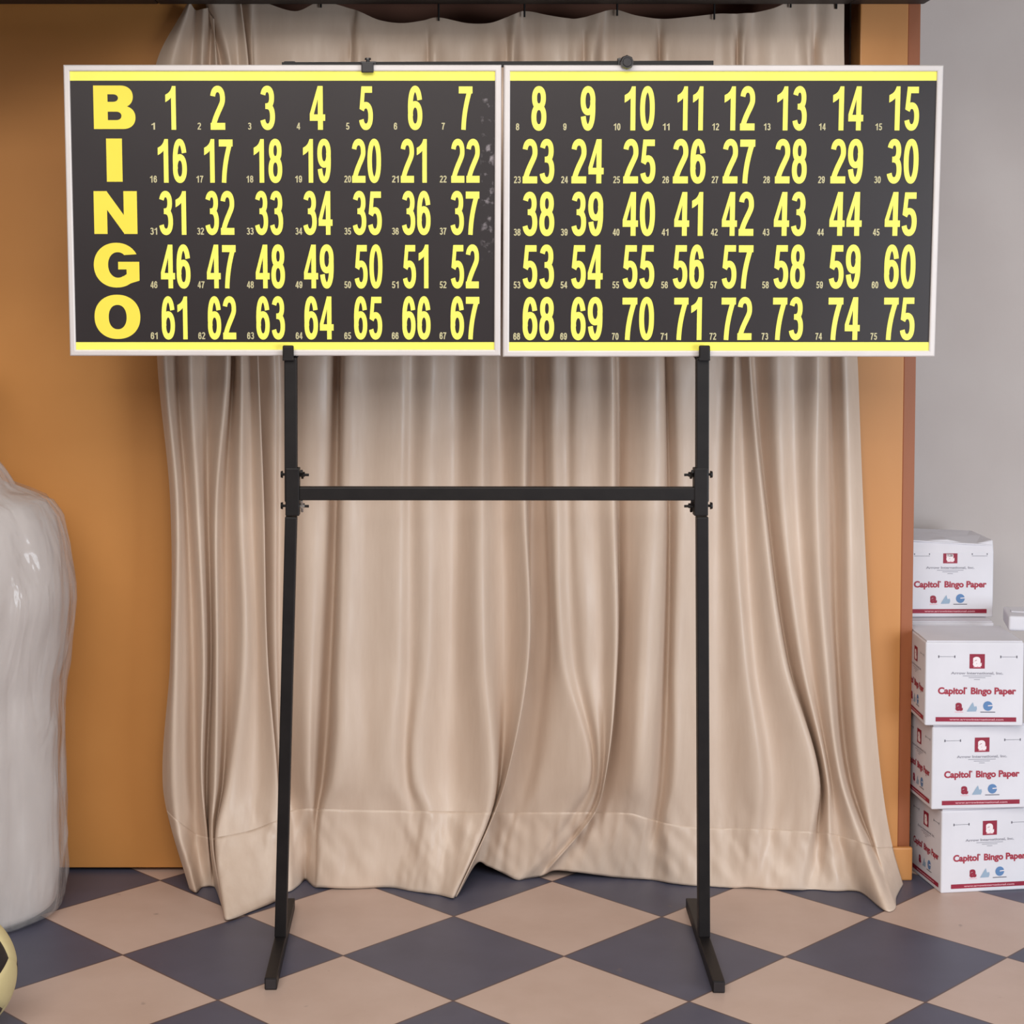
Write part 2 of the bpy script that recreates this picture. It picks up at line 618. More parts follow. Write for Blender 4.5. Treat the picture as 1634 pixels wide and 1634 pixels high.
# ------------------------------------------------------------------ bingo boards
TILT = R(3.4)
BO = at(802, 569, 3.405)                      # bottom edge of the boards
UPB = Vector((0, -math.sin(TILT), math.cos(TILT)))
NB = Vector((0, -math.cos(TILT), -math.sin(TILT)))


def on_board(px, py, origin):
    d = ray(px, py)
    o = Vector((0, 0, CAMH))
    t = (BO - o).dot(NB) / d.dot(NB)
    p = o + d * t
    return (p.x - origin.x, (p - BO).dot(UPB))


XL = [(272, 347, 427, 506, 584, 662, 743), (860, 938.5, 1021, 1102, 1181, 1264.5, 1354, 1443.7)]
EXT = {
    1: (264, 279.5), 2: (335.8, 358.3), 3: (415.4, 438), 4: (494.3, 518.3), 5: (573, 594.7), 6: (651, 673.8), 7: (732, 754),
    8: (848, 872.3), 9: (926.4, 950.6), 10: (996.6, 1045.6), 11: (1081, 1123), 12: (1156, 1206), 13: (1240, 1289), 14: (1329, 1379.5), 15: (1418.6, 1468.8),
    16: (252, 297), 17: (326, 370.6), 18: (405, 449.6), 19: (483.6, 527.4), 20: (561.7, 607.7), 21: (639.5, 681), 22: (720, 765.6),
    23: (834, 885), 24: (912, 964), 25: (994.7, 1046.8), 26: (1074, 1127), 27: (1153.5, 1206), 28: (1237, 1289), 29: (1325.6, 1378.7), 30: (1415.5, 1467.6),
    31: (254, 296), 32: (327.7, 373), 33: (407, 451), 34: (484, 530), 35: (563, 609), 36: (641.5, 687), 37: (719, 765),
    38: (834, 885), 39: (912, 963), 40: (993.7, 1046), 41: (1076, 1122.7), 42: (1152, 1204), 43: (1235, 1287.7), 44: (1323.7, 1377), 45: (1412, 1465),
    46: (256.7, 302.8), 47: (330, 375.5), 48: (408, 454), 49: (485, 532), 50: (566, 610), 51: (643, 683.6), 52: (719.6, 764.4),
    53: (834, 884.5), 54: (911.5, 962.4), 55: (993.7, 1045), 56: (1073.8, 1124.4), 57: (1152, 1203), 58: (1234.6, 1286), 59: (1323, 1374.6), 60: (1411, 1462.7),
    61: (258, 298), 62: (331.7, 376), 63: (409, 454), 64: (485.8, 531.8), 65: (565, 609.6), 66: (642, 687), 67: (719, 765),
    68: (834, 884.8), 69: (911, 962), 70: (993, 1044.4), 71: (1075.5, 1120.8), 72: (1151, 1201), 73: (1233, 1283), 74: (1321.5, 1373.9), 75: (1410, 1461.5)}
ROWS_L = [(137, 207), (221.8, 291.6), (305, 374.8), (390.5, 460.3), (473.3, 541.8)]
ROWS_R = [(137.6, 208), (222, 292.6), (306.4, 376.4), (390.8, 460.6), (474.5, 542.8)]
SM1 = [244, 317.5, 398, 476, 554.6, 631, 707.3, 826, 901.5, 985, 1063.5, 1142.5, 1224.8, 1313, 1403]
SM5 = [245.5, 321.5, 399.5, 477, 554.6, 630.5, 706.8, 824.6, 899.5, 982, 1059.8, 1138, 1221, 1307, 1395]


def make_board(px0t, px0b, px1t, px1b, pyt, pyb, nums, rows, label, letters):
    pc = ((px0t + px1t) / 2 + (px0b + px1b) / 2) / 2
    org = at(pc, 569, 3.405)
    org = Vector((org.x, BO.y, BO.z))
    root = empty('bingo_board', org, (TILT, 0, 0))
    tag(root, label, 'board', 'framed bingo number boards')
    lb = lambda px, py: on_board(px, py, org)
    x0 = (lb(px0t, pyt)[0] + lb(px0b, pyb)[0]) / 2
    x1 = (lb(px1t, pyt)[0] + lb(px1b, pyb)[0]) / 2
    z0, z1 = lb(pc, pyb)[1], lb(pc, pyt)[1]
    # frame: one moulding profile run round the rectangle with mitred corners
    prof = [(0.0, 0.030), (0.0, 0.0035), (0.0012, 0.001), (0.003, 0.0), (0.0095, 0.0), (0.0115, 0.001), (0.0122, 0.003), (0.0122, 0.0065)]
    bm = bmesh.new()
    loops = []
    for t, y in prof:
        loops.append([bm.verts.new(p) for p in ((x0 + t, y, z0 + t), (x1 - t, y, z0 + t), (x1 - t, y, z1 - t), (x0 + t, y, z1 - t))])
    for a, b in zip(loops, loops[1:]):
        for k in range(4):
            bm.faces.new((a[k], a[(k + 1) % 4], b[(k + 1) % 4], b[k]))
    bm_obj('frame', bm, M['frame'], root)['label'] = 'white metal frame'
    t = 0.0118
    bm = bmesh.new()
    box(bm, (x0 + t, 0.0045, z0 + t), (x1 - t, 0.026, z1 - t))
    sc = None
    if letters:
        sx0, sz1 = lb(770, 150)
        sx1, sz0 = lb(788, 400)
        sc = (sx0, sx1, sz0, sz1)
    bm_obj('panel', bm, make_panel_mat(sc), root)
    bm = bmesh.new()
    box(bm, (x0 + 0.004, 0.0262, z0 + 0.004), (x1 - 0.004, 0.0285, z1 - 0.004))
    bm_obj('back_plate', bm, M['black'], root)
    fid = lambda x, z: (x, z)
    for (ya, yb) in ((112.5, 128.5), (546.3, 561.5)):
        za, zb = lb(pc, yb)[1], lb(pc, ya)[1]
        flat_mesh('stripe', rect(x0 + t, za, x1 - t, zb), fid, M['yellow'], root, 0.0040, 'yellow stripe')
    for n in nums:
        r = (n - 1) // 15
        c = (n - 1) % 15
        (yt, yb) = rows[r]
        xa, xb = EXT[n]
        pa, pb = lb(xa, yb), lb(xb, yt)
        fx = lambda x, y, pa=pa, pb=pb: (pa[0] + x * (pb[0] - pa[0]), pa[1] + y * (pb[1] - pa[1]))
        flat_mesh('number', string_polys(str(n)), fx, M['yellow'], root, 0.0040, 'yellow number %d' % n)
        sxc = SM1[c] + (SM5[c] - SM1[c]) * r / 4
        hw = 5.4 if n > 9 else 2.7
        pa, pb = lb(sxc - hw, yb - 0.3), lb(sxc + hw, yb - 11.3)
        fx = lambda x, y, pa=pa, pb=pb: (pa[0] + x * (pb[0] - pa[0]), pa[1] + y * (pb[1] - pa[1]))
        flat_mesh('small_number', string_polys(str(n)), fx, M['pale'], root, 0.0040, 'small pale number %d' % n)
    if letters:
        for ch, (xa, xb), (yt, yb) in letters:
            pa, pb = lb(xa, yb), lb(xb, yt)
            fx = lambda x, y, pa=pa, pb=pb: (pa[0] + x * (pb[0] - pa[0]), pa[1] + y * (pb[1] - pa[1]))
            flat_mesh('letter', union(letter(ch)), fx, M['letter'], root, 0.0040, 'heavy yellow letter ' + ch)
    return root, (x0, x1, z0, z1)


LET = [('B', (149.3, 214.6), (136.3, 205.8)), ('I', (170, 193.8), (221, 290)), ('N', (150, 217.6), (305, 373.4)),
       ('G', (149.8, 221), (387.5, 459)), ('O', (151, 222.7), (470.5, 541.2))]
numsL = [n for n in range(1, 76) if (n - 1) % 15 < 7]
numsR = [n for n in range(1, 76) if (n - 1) % 15 >= 7]
bdL, extL = make_board(100, 111.5, 799.6, 799.2, 103.3, 568.2, numsL, ROWS_L,
                       'black bingo board with the yellow letters and the numbers from 1 to 67', LET)
bdR, extR = make_board(803.4, 803.2, 1506, 1492.6, 103.6, 569.6, numsR, ROWS_R,
                       'black bingo board without letters, with the yellow numbers from 8 to 75', None)

# ------------------------------------------------------------------ the stand
PY = 3.412
foot_h = 0.0225
std = empty('board_stand', (at(790, 1500, PY).x, PY, 0))
tag(std, 'black square-tube metal stand holding up both bingo boards', 'stand')
O = Vector(std.location)


def P(px, py, Y=PY):
    return at(px, py, Y) - O


def part(name, fn, m=None, parent=std, smooth=False):
    bm = bmesh.new()
    fn(bm)
    return bm_obj(name, bm, m or M['black'], parent, smooth)


tw = 0.0242
for side, (top, mid, base) in enumerate(((464.2, 464.8, 448.0), (1120.5, 1120.0, 1122.8))):
    zt = BO.z - O.z - 0.004
    pt, pm = P(top, 572), P(mid, 800)
    pt.z = BO.z - 0.003
    pb = P(base, 1490); pb.z = foot_h
    part('upper_post', lambda bm: bar(bm, pm, pt, tw, tw))
    part('lower_post', lambda bm: bar(bm, pb, P(mid, 824), tw * 0.95, tw))
    # socket tube that joins the two and takes the cross bar
    sgn = 1 if side == 0 else -1
    part('socket', lambda bm: bar(bm, P(mid + sgn * 2.5, 822), P(mid + sgn * 2.5, 746), tw * 1.12, tw * 1.12))
    # lip in front of the board and shelf under it
    hx = 460.2 if side == 0 else 1123.6

    def hook(bm, hx=hx):
        a = P(hx, 571, 3.398); b = P(hx, 551, 3.398)
        box(bm, (a.x - 0.0108, -PY + 3.391, a.z - 0.004), (a.x + 0.0108, -PY + 3.398, b.z), 0.0035, 3)
        box(bm, (a.x - 0.0108, -PY + 3.391, BO.z - 0.0075), (a.x + 0.0108, 3.452 - PY, BO.z - 0.002), 0.001)
    part('hook', hook)
    # upright behind the board, leaning with it
    lo = Vector((pt.x, 3.4502 - PY, BO.z - 0.004))
    part('back_post', lambda bm: bar(bm, lo, lo + UPB * 0.575, tw * 0.9, tw * 0.8))
    # feet run straight back
    fx0, fy0 = ((432, 1580) if side == 0 else (1147, 1585))
    ff = floor_at(fx0, fy0)
    xx = pb.x + O.x
    fb = floor_at(1100, 1450)
    bx_ = (ff.x, fb.x)[0] if side == 0 else ff.x
    f0 = Vector((ff.x, ff.y, foot_h / 2 + 0.0005)) - O
    f1 = Vector((xx + (xx - ff.x) * 0.9, fb.y, foot_h / 2 + 0.0005)) - O
    f1.x = f0.x + (xx - O.x * 0 - ff.x) * 1.0 * (fb.y - ff.y) / (PY - ff.y) if abs(PY - ff.y) > 0.01 else f1.x
    ft = part('foot', lambda bm: bar(bm, f0, f1, tw * 0.95, foot_h))
    dirf = (f1 - f0).normalized()
    part('end_cap', lambda bm: bar(bm, f0 - dirf * 0.002, f0 + dirf * 0.001, tw * 0.8, foot_h * 0.8, 0.0005), M['black_plastic'], ft)
    # bolts with wing nuts
    for py in (757, 807):
        c = P(mid, py)
        x_out, x_in = c.x - sgn * tw * 0.68, c.x + sgn * (tw * 0.68 + 0.004)

        def bolt(bm, c=c, x_out=x_out, x_in=x_in):
            cyl(bm, (x_out - sgn * 0.004, 0, c.z), (x_out, 0, c.z), 0.0062, 0.0072)
            cyl(bm, (x_out, 0, c.z), (x_in + sgn * 0.014, 0, c.z - 0.001), 0.0026)
        b_ = part('bolt', bolt)

        def nut(bm, c=c, x_in=x_in, py=py):
            cyl(bm, (x_in - sgn * 0.003, 0, c.z), (x_in + sgn * 0.006, 0, c.z), 0.0048, n=6)
            a = R(62 if py > 780 else 25) * sgn
            for q in (1, -1):
                mtx = Matrix.Translation((x_in, 0, c.z)) @ Matrix.Rotation(R(35 if py > 780 else 60), 4, 'X')
                box(bm, (-0.002, -0.0035, 0.003) if q > 0 else (-0.002, -0.0035, -0.015), (0.003, 0.0035, 0.015) if q > 0 else (0.003, 0.0035, -0.003), 0.0015, 2, mtx)
        n_ = part('wing_nut', nut, M['steel'] if (side == 0 and py == 807) else M['black'], b_)
        if side == 0 and py == 807:
            n_['label'] = 'shiny bare steel wing nut'
part('crossbar', lambda bm: bar(bm, P(478, 787), P(1108, 787.5), tw * 1.05, tw))
# rod along the top edge, behind the frames
zt = extL[3]
rodc = BO + UPB * (zt + 0.0028) - NB * 0.040
ra = Vector((at(450, 101, rodc.y).x, rodc.y, rodc.z - 0.001)) - O
rb = Vector((at(1138, 101, rodc.y).x, rodc.y, rodc.z + 0.002)) - O
part('top_rod', lambda bm: bar(bm, ra, rb, 0.0105, 0.0105, 0.001))
for k, (cx_, ct, cb) in enumerate(((586.6, 104, 117.5), (999.6, 92, 110))):
    topc = BO + UPB * (zt + 0.001)
    X = at(cx_, 104, topc.y).x
    mtx = Matrix.Translation(Vector((X, topc.y, topc.z)) - O) @ Matrix.Rotation(TILT, 4, 'X')
    if k == 0:
        def clamp(bm, mtx=mtx):
            box(bm, (-0.0118, -0.0080, -0.0165), (0.0118, -0.0022, 0.0025), 0.0022, 2, mtx)
            box(bm, (-0.0118, -0.0080, 0.0003), (0.0118, 0.050, 0.0035), 0.001, 2, mtx)
            box(bm, (-0.0155, 0.030, -0.008), (0.0155, 0.050, 0.0075), 0.002, 2, mtx)
        cl = part('clamp', clamp, M['black_plastic'])

        def knob(bm, mtx=mtx):
            cyl(bm, mtx @ Vector((0, 0.012, 0.003)), mtx @ Vector((0, 0.012, 0.010)), 0.0035)
            cyl(bm, mtx @ Vector((0, 0.012, 0.009)), mtx @ Vector((0, 0.012, 0.0125)), 0.0062, 0.0055)
        part('knob', knob, M['black_plastic'], cl)
    else:
        def clamp(bm, mtx=mtx):
            box(bm, (-0.010, -0.0070, -0.004), (0.010, -0.0022, 0.0052), 0.0018, 2, mtx)
            box(bm, (-0.010, -0.0070, 0.0010), (0.010, 0.050, 0.0045), 0.001, 2, mtx)
            box(bm, (-0.0138, 0.030, -0.008), (0.0138, 0.050, 0.014), 0.003, 2, mtx)
        cl = part('clamp', clamp, M['black_plastic'])

        def knob(bm, mtx=mtx):
            cyl(bm, mtx @ Vector((0, -0.007, 0.003)), mtx @ Vector((0, -0.016, 0.003)), 0.0138, 0.0120, 8)
            cyl(bm, mtx @ Vector((0, -0.016, 0.003)), mtx @ Vector((0, -0.018, 0.003)), 0.0090, 0.0080, 16)
        part('knob', knob, M['black_plastic'], cl)

# ------------------------------------------------------------------ curtain
# each line of the drape: kind (depth weight) and its place at the heights
# B 100, C 570, D 800, E 1050, F 1250, G at the hem seam, H the hem itself
LN = [
    # w      B     C     D     E     F     G     hem x, y
    (0.3,   250,  251,  272,  272,  260,  266,  303, 1420),
    (-0.8,  275,  264,  283,  281,  278,  283,  313, 1424),
    (0.7,   306,  283,  298,  308,  311,  312,  322, 1417),
    (-0.8,  322,  303,  315,  325,  322,  330,  336, 1414),
    (0.7,   335,  330,  332,  337,  330,  332,  344, 1419),
    (-0.9,  345,  362,  345,  346,  343,  338,  352, 1440),
    (0.5,   352,  372,  361,  362,  356,  344,  357, 1456),
    (-1.0,  366,  384,  382,  388,  366,  349,  363, 1468),
    (-0.2,  380,  398,  402,  410,  408,  400,  402, 1454),
    (-0.9,  396,  412,  421,  427,  443,  444,  441, 1437),
    (1.5,   390,  402,  410,  414,  428,  436,  436, 1428),
    (0.7,   402,  434,  437,  438,  448,  455,  461, 1424),
    (1.1,   412,  450,  450,  450,  458,  466,  474, 1416),
    (-0.2,  470,  490,  488,  487,  488,  488,  486, 1404),
    (0.1,   520,  522,  518,  508,  500,  499,  494, 1409),
    (1.2,   554,  541,  537,  528,  515,  508,  502, 1416),
    (-0.8,  568,  551,  547,  541,  530,  518,  512, 1416),
    (-0.4,  600,  590,  588,  584,  575,  560,  560, 1418),
    (-0.7,  640,  638,  635,  632,  625,  638,  620, 1416),
    (-0.2,  674,  660,  656,  655,  650,  660,  655, 1422),
    (-0.6,  692,  690,  684,  682,  668,  684,  680, 1425),
    (0.5,   740,  730,  728,  724,  722,  722,  700, 1428),
    (-1.0,  780,  768,  767,  770,  784,  778,  721, 1433),
    (0.6,   802,  798,  802,  806,  797,  784,  726, 1431),
    (-1.0,  818,  837,  837,  843,  806,  790,  731, 1427),
    (1.5,   830,  848,  846,  838,  798,  782,  760, 1378),
    (1.2,   850,  861,  866,  868,  838,  820,  778, 1382),
    (0.3,   868,  870,  874,  880,  866,  846,  800, 1392),
    (-0.6,  890,  884,  886,  896,  930,  900,  822, 1403),
    (-0.2,  905,  906,  906,  916,  944,  920,  832, 1404),
    (-0.7,  918,  922,  922,  936,  953,  934,  846, 1401),
    (-0.5,  930,  952,  952,  962,  960,  944,  858, 1399),
    (-1.0,  948,  978,  980,  984,  964,  950,  868, 1396),
    (1.2,   960,  985,  986,  984,  962,  946,  884, 1389),
    (0.5,   985, 1004, 1002,  998,  984,  972,  914, 1391),
    (-0.8, 1012, 1036, 1034, 1022, 1012, 1006,  976, 1399),
    (-0.5, 1046, 1057, 1058, 1048, 1036, 1030, 1012, 1402),
    (0.9,  1052, 1062, 1068, 1066, 1056, 1048, 1040, 1404),
    (-0.6, 1066, 1080, 1084, 1078, 1076, 1068, 1075, 1410),
    (0.1,  1110, 1125, 1120, 1115, 1112, 1115, 1115, 1414),
    (0.6,  1150, 1155, 1148, 1150, 1158, 1165, 1165, 1417),
    (-0.5, 1170, 1172, 1170, 1187, 1210, 1205, 1195, 1416),
    (0.3,  1176, 1182, 1190, 1206, 1236, 1232, 1232, 1419),
    (-0.9, 1186, 1197, 1217, 1250, 1302, 1290, 1270, 1420),
    (1.1,  1196, 1203, 1223, 1257, 1308, 1304, 1300, 1421),
    (-0.4, 1235, 1236, 1246, 1277, 1320, 1322, 1334, 1422),
    (0.3,  1275, 1270, 1274, 1294, 1328, 1340, 1372, 1424),
    (-0.9, 1293, 1306, 1304, 1319, 1344, 1376, 1410, 1452),
    (1.0,  1301, 1323, 1329, 1337, 1358, 1392, 1428, 1452),
    (-0.6, 1322, 1346, 1352, 1358, 1376, 1400, 1430, 1432),
    (0.3,  1347, 1368, 1377, 1390, 1407, 1424, 1441, 1411),
]
TOPS = [(297, 9), (303, 5), (312, 16), (325, 14), (339, 13), (341, 30), (328, 5), (340, 2), (374, 3), (384, 2), (384, 8), (398, 2), (414, 1),
        (470, 18), (512, 3), (560, 14), (575, 19), (605, 32), (640, 37), (674, 33), (700, 28), (745, 37), (780, 37), (805, 29), (822, 22), (833, 18), (850, 19), (868, 23), (890, 27),
        (905, 29), (918, 30), (935, 27), (955, 21), (968, 17), (985, 16), (1012, 24), (1040, 29), (1052, 30), (1070, 30), (1110, 26), (1145, 22), (1165, 22), (1176, 22), (1190, 21), (1205, 20),
        (1235, 13), (1262, 2), (1290, 1), (1302, 2), (1324, 4), (1347, 6)]
assert len(TOPS) == len(LN), (len(TOPS), len(LN))
SEAM = [(200, 1290), (266, 1292), (300, 1326), (338, 1338), (400, 1325), (444, 1308), (470, 1290), (800, 1296), (1000, 1296), (1085, 1319), (1250, 1323), (1330, 1330), (1400, 1352), (1500, 1350)]


def lerp_tab(tab, x):
    for (a, va), (b, vb) in zip(tab, tab[1:]):
        if x <= b:
            return va + (vb - va) * (x - a) / (b - a)
    return tab[-1][1]


def catmull(p0, p1, p2, p3, t):
    return 0.5 * ((2 * p1) + (p2 - p0) * t + (2 * p0 - 5 * p1 + 4 * p2 - p3) * t * t + (3 * p1 - p0 - 3 * p2 + p3) * t ** 3)


def hermite_rows(keys, vals, y):
    """monotone-ish cubic along the height"""
    n = len(keys)
    for i in range(n - 1):
        if y <= keys[i + 1] or i == n - 2:
            h = keys[i + 1] - keys[i]
            t = (y - keys[i]) / h

            def slope(k):
                if k == 0:
                    return (vals[1] - vals[0]) / (keys[1] - keys[0])
                if k == n - 1:
                    return (vals[-1] - vals[-2]) / (keys[-1] - keys[-2])
                a = (vals[k] - vals[k - 1]) / (keys[k] - keys[k - 1])
                b = (vals[k + 1] - vals[k]) / (keys[k + 1] - keys[k])
                return 0.5 * (a + b)
            m0, m1 = slope(i) * h, slope(i + 1) * h
            return (2 * t ** 3 - 3 * t * t + 1) * vals[i] + (t ** 3 - 2 * t * t + t) * m0 + (-2 * t ** 3 + 3 * t * t) * vals[i + 1] + (t ** 3 - t * t) * m1


NSUB, ROW_T, ROW_B, ROW_H = 9, 20, 100, 26
rowsets = []                                  # per line: list of world points from top to hem
SY = []
nrow = ROW_T + ROW_B + ROW_H + 1
for li, (wt, b, c_, d_, e_, f_, g_, hx, hy) in enumerate(LN):
    seam = lerp_tab(SEAM, g_)
    tx_, ty_ = TOPS[li]
    hp = floor_at(hx, hy)
    Yh = min(hp.y - 0.004, 3.815)
    keys = [ty_, 100, 570, 800, 1050, 1250, seam, hy]
    xs = [tx_, b, c_, d_, e_, f_, g_, hx]
    base = [3.825, 3.815, 3.785, 3.774, 3.768, 3.766, 3.778 * 0.72 + Yh * 0.28, Yh]
    if li > 26:
        wt *= 0.85 if abs(wt) < 1 else 1.1
    amp = [0.004, 0.012, 0.024, 0.028, 0.034, 0.036, 0.022, 0.004]
    if li < 11:
        amp = [0.014, 0.020, 0.030, 0.032, 0.036, 0.038, 0.026, 0.006]
    ys = [bb + wt * aa for bb, aa in zip(base, amp)]
    col = []
    ks = []
    for k in range(ROW_T):
        ks.append(ty_ + (100 - ty_) * k / ROW_T)
    for k in range(ROW_B):
        ks.append(100 + (seam - 100) * k / ROW_B)
    for k in range(ROW_H + 1):
        ks.append(seam + (hy - seam) * k / ROW_H)
    for yv in ks:
        px = hermite_rows(keys, xs, yv)
        Y = min(hermite_rows(keys, ys, yv), WY - 0.012)
        col.append((px, yv, Y))
    rowsets.append(col)
NL = len(LN)
verts = []
ncol = (NL - 1) * NSUB + 1
for r in range(nrow):
    for ci in range(ncol):
        i = min(ci // NSUB, NL - 2)
        t = (ci - i * NSUB) / NSUB
        q = [rowsets[max(i - 1, 0)][r], rowsets[i][r], rowsets[i + 1][r], rowsets[min(i + 2, NL - 1)][r]]
        px, py, Y = (catmull(q[0][k], q[1][k], q[2][k], q[3][k], t) for k in range(3))
        # gathering puckers: heading pleats and the wrinkles round the hem seam
        hemw = math.exp(-((py - 1325) / 40.0) ** 2) + 0.7 * math.exp(-((py - 1385) / 32.0) ** 2)
        p_ = Vector((px * 0.045, py * 0.0055, 1.7))
        wr = noise.noise(p_) * 0.55 + noise.noise(Vector((px * 0.105 + py * 0.02, py * 0.017, 3.3))) * 0.42 + noise.noise(Vector((px * 0.055 - py * 0.03, py * 0.02, 7.7))) * 0.35
        broad = noise.noise(Vector((px * 0.012, py * 0.0022, 5.1)))
        fine = noise.noise(Vector((px * 0.030, py * 0.0040, 9.3)))
        ramp_ = min(1.0, max(0.0, (py - 300) / 500.0))
        Y += wr * 0.0125 * hemw + broad * 0.006 * ramp_ + fine * 0.0012 * ramp_
        # pinch pleats under the heading
        if py < 330 and px > 420:
            for xp in (562, 683, 810, 932, 1052, 1177, 1298):
                dxp = px - xp
                vv = min(1.0, max(0.0, (py - 45) / 40.0)) * max(0.0, 1 - max(0, py - 110) / 220.0)
                if abs(dxp) < 60:
                    Y += vv * (0.010 * math.exp(-(dxp / 4.0) ** 2) - 0.008 * math.exp(-((dxp - 12) / 10.0) ** 2) - 0.005 * math.exp(-((dxp + 16) / 14.0) ** 2))
        if r >= ROW_T + ROW_B:
            Y -= 0.0012 * min(1.0, (r - ROW_T - ROW_B) / 2.0)
        Y = min(Y, WY - 0.006)
        v = at(px, py, Y)
        if v.z < 0.0015:
            v.z = 0.0015
        verts.append(v)

cur = empty('curtain', (at(820, 1400, 3.8).x, 3.8, 0))
tag(cur, 'long champagne satin curtain hanging in folds to the floor behind the bingo stand', 'curtain')
CO = Vector(cur.location)


def sheet(name, r0, r1):
    me = bpy.data.meshes.new(name)
    vs = [verts[r * ncol + c] - CO for r in range(r0, r1 + 1) for c in range(ncol)]
    fs = []
    for r in range(r1 - r0):
        for c in range(ncol - 1):
            a = r * ncol + c
            fs.append((a, a + ncol, a + ncol + 1, a + 1))
    me.from_pydata(vs, [], fs)
    o = link(name, me, M['fabric'], cur, True)
    md = o.modifiers.new('thickness', 'SOLIDIFY')
    md.thickness = 0.0012
    md.offset = 0
    md.use_rim = name == 'hem'
    return o


sheet('heading', 0, ROW_T)
sheet('drape', ROW_T, ROW_T + ROW_B)
sheet('hem', ROW_T + ROW_B, nrow - 1)

# hooks and the rail they hang from
rail_y = 3.822
rz = hz + 0.010
rail = bmesh.new()
ra_, rb_ = at(395, 5, rail_y).x, at(1352, 5, rail_y).x
for (px, py) in ((512, 3), (700, 24), (837, 18), (985, 16), (1140, 22), (1262, 3), (1335, 5)):
    p = at(px, py + 6, 3.816)
    bm = bmesh.new()
    q = Vector((p.x, 3.818, max(p.z + 0.03, hz + 0.012)))
    cyl(bm, (p.x, 3.818, p.z - 0.004), q, 0.0022, n=10)
    for k in range(10):
        a0, a1 = math.pi * k / 10, math.pi * (k + 1) / 10
        cyl(bm, q + Vector((0.006 - 0.006 * math.cos(a0), 0, 0.006 * math.sin(a0))), q + Vector((0.006 - 0.006 * math.cos(a1), 0, 0.006 * math.sin(a1))), 0.0022, n=8)
    for v in bm.verts:
        v.co -= CO
    bm_obj('hook', bm, M['black'], cur)
rail.free()

# ------------------------------------------------------------------ cartons
def text_polys(s, bold=0.0):
    cu = bpy.data.curves.new('lettering', 'FONT')
    cu.body = s
    cu.size = 1
    cu.offset = bold
    cu.resolution_u = 4
    cu.fill_mode = 'FRONT'
    ob = bpy.data.objects.new('lettering', cu)
    C.objects.link(ob)
    bpy.context.view_layer.update()
    me = bpy.data.meshes.new_from_object(ob.evaluated_get(bpy.context.evaluated_depsgraph_get()))
    polys = [[(me.vertices[i].co.x, me.vertices[i].co.y) for i in p.vertices] for p in me.polygons]
    bpy.data.objects.remove(ob)
    bpy.data.curves.remove(cu)
    bpy.data.meshes.remove(me)
    xs = [x for q in polys for x, y in q]
    x0, x1 = min(xs), max(xs)
    return [[((x - x0) / (x1 - x0), y) for x, y in q] for q in polys]


T_MAIN = text_polys('Capitol  Bingo Paper', 0.04)
T_TM = text_polys('TM', 0.02)
T_CO = text_polys('Arrow International, Inc.', 0.03)
T_WEB = text_polys('www.arrowinternational.com', 0.02)
T_A = text_polys('a', 0.05)
BW, BH, BD = 0.2085, 0.1838, 0.168


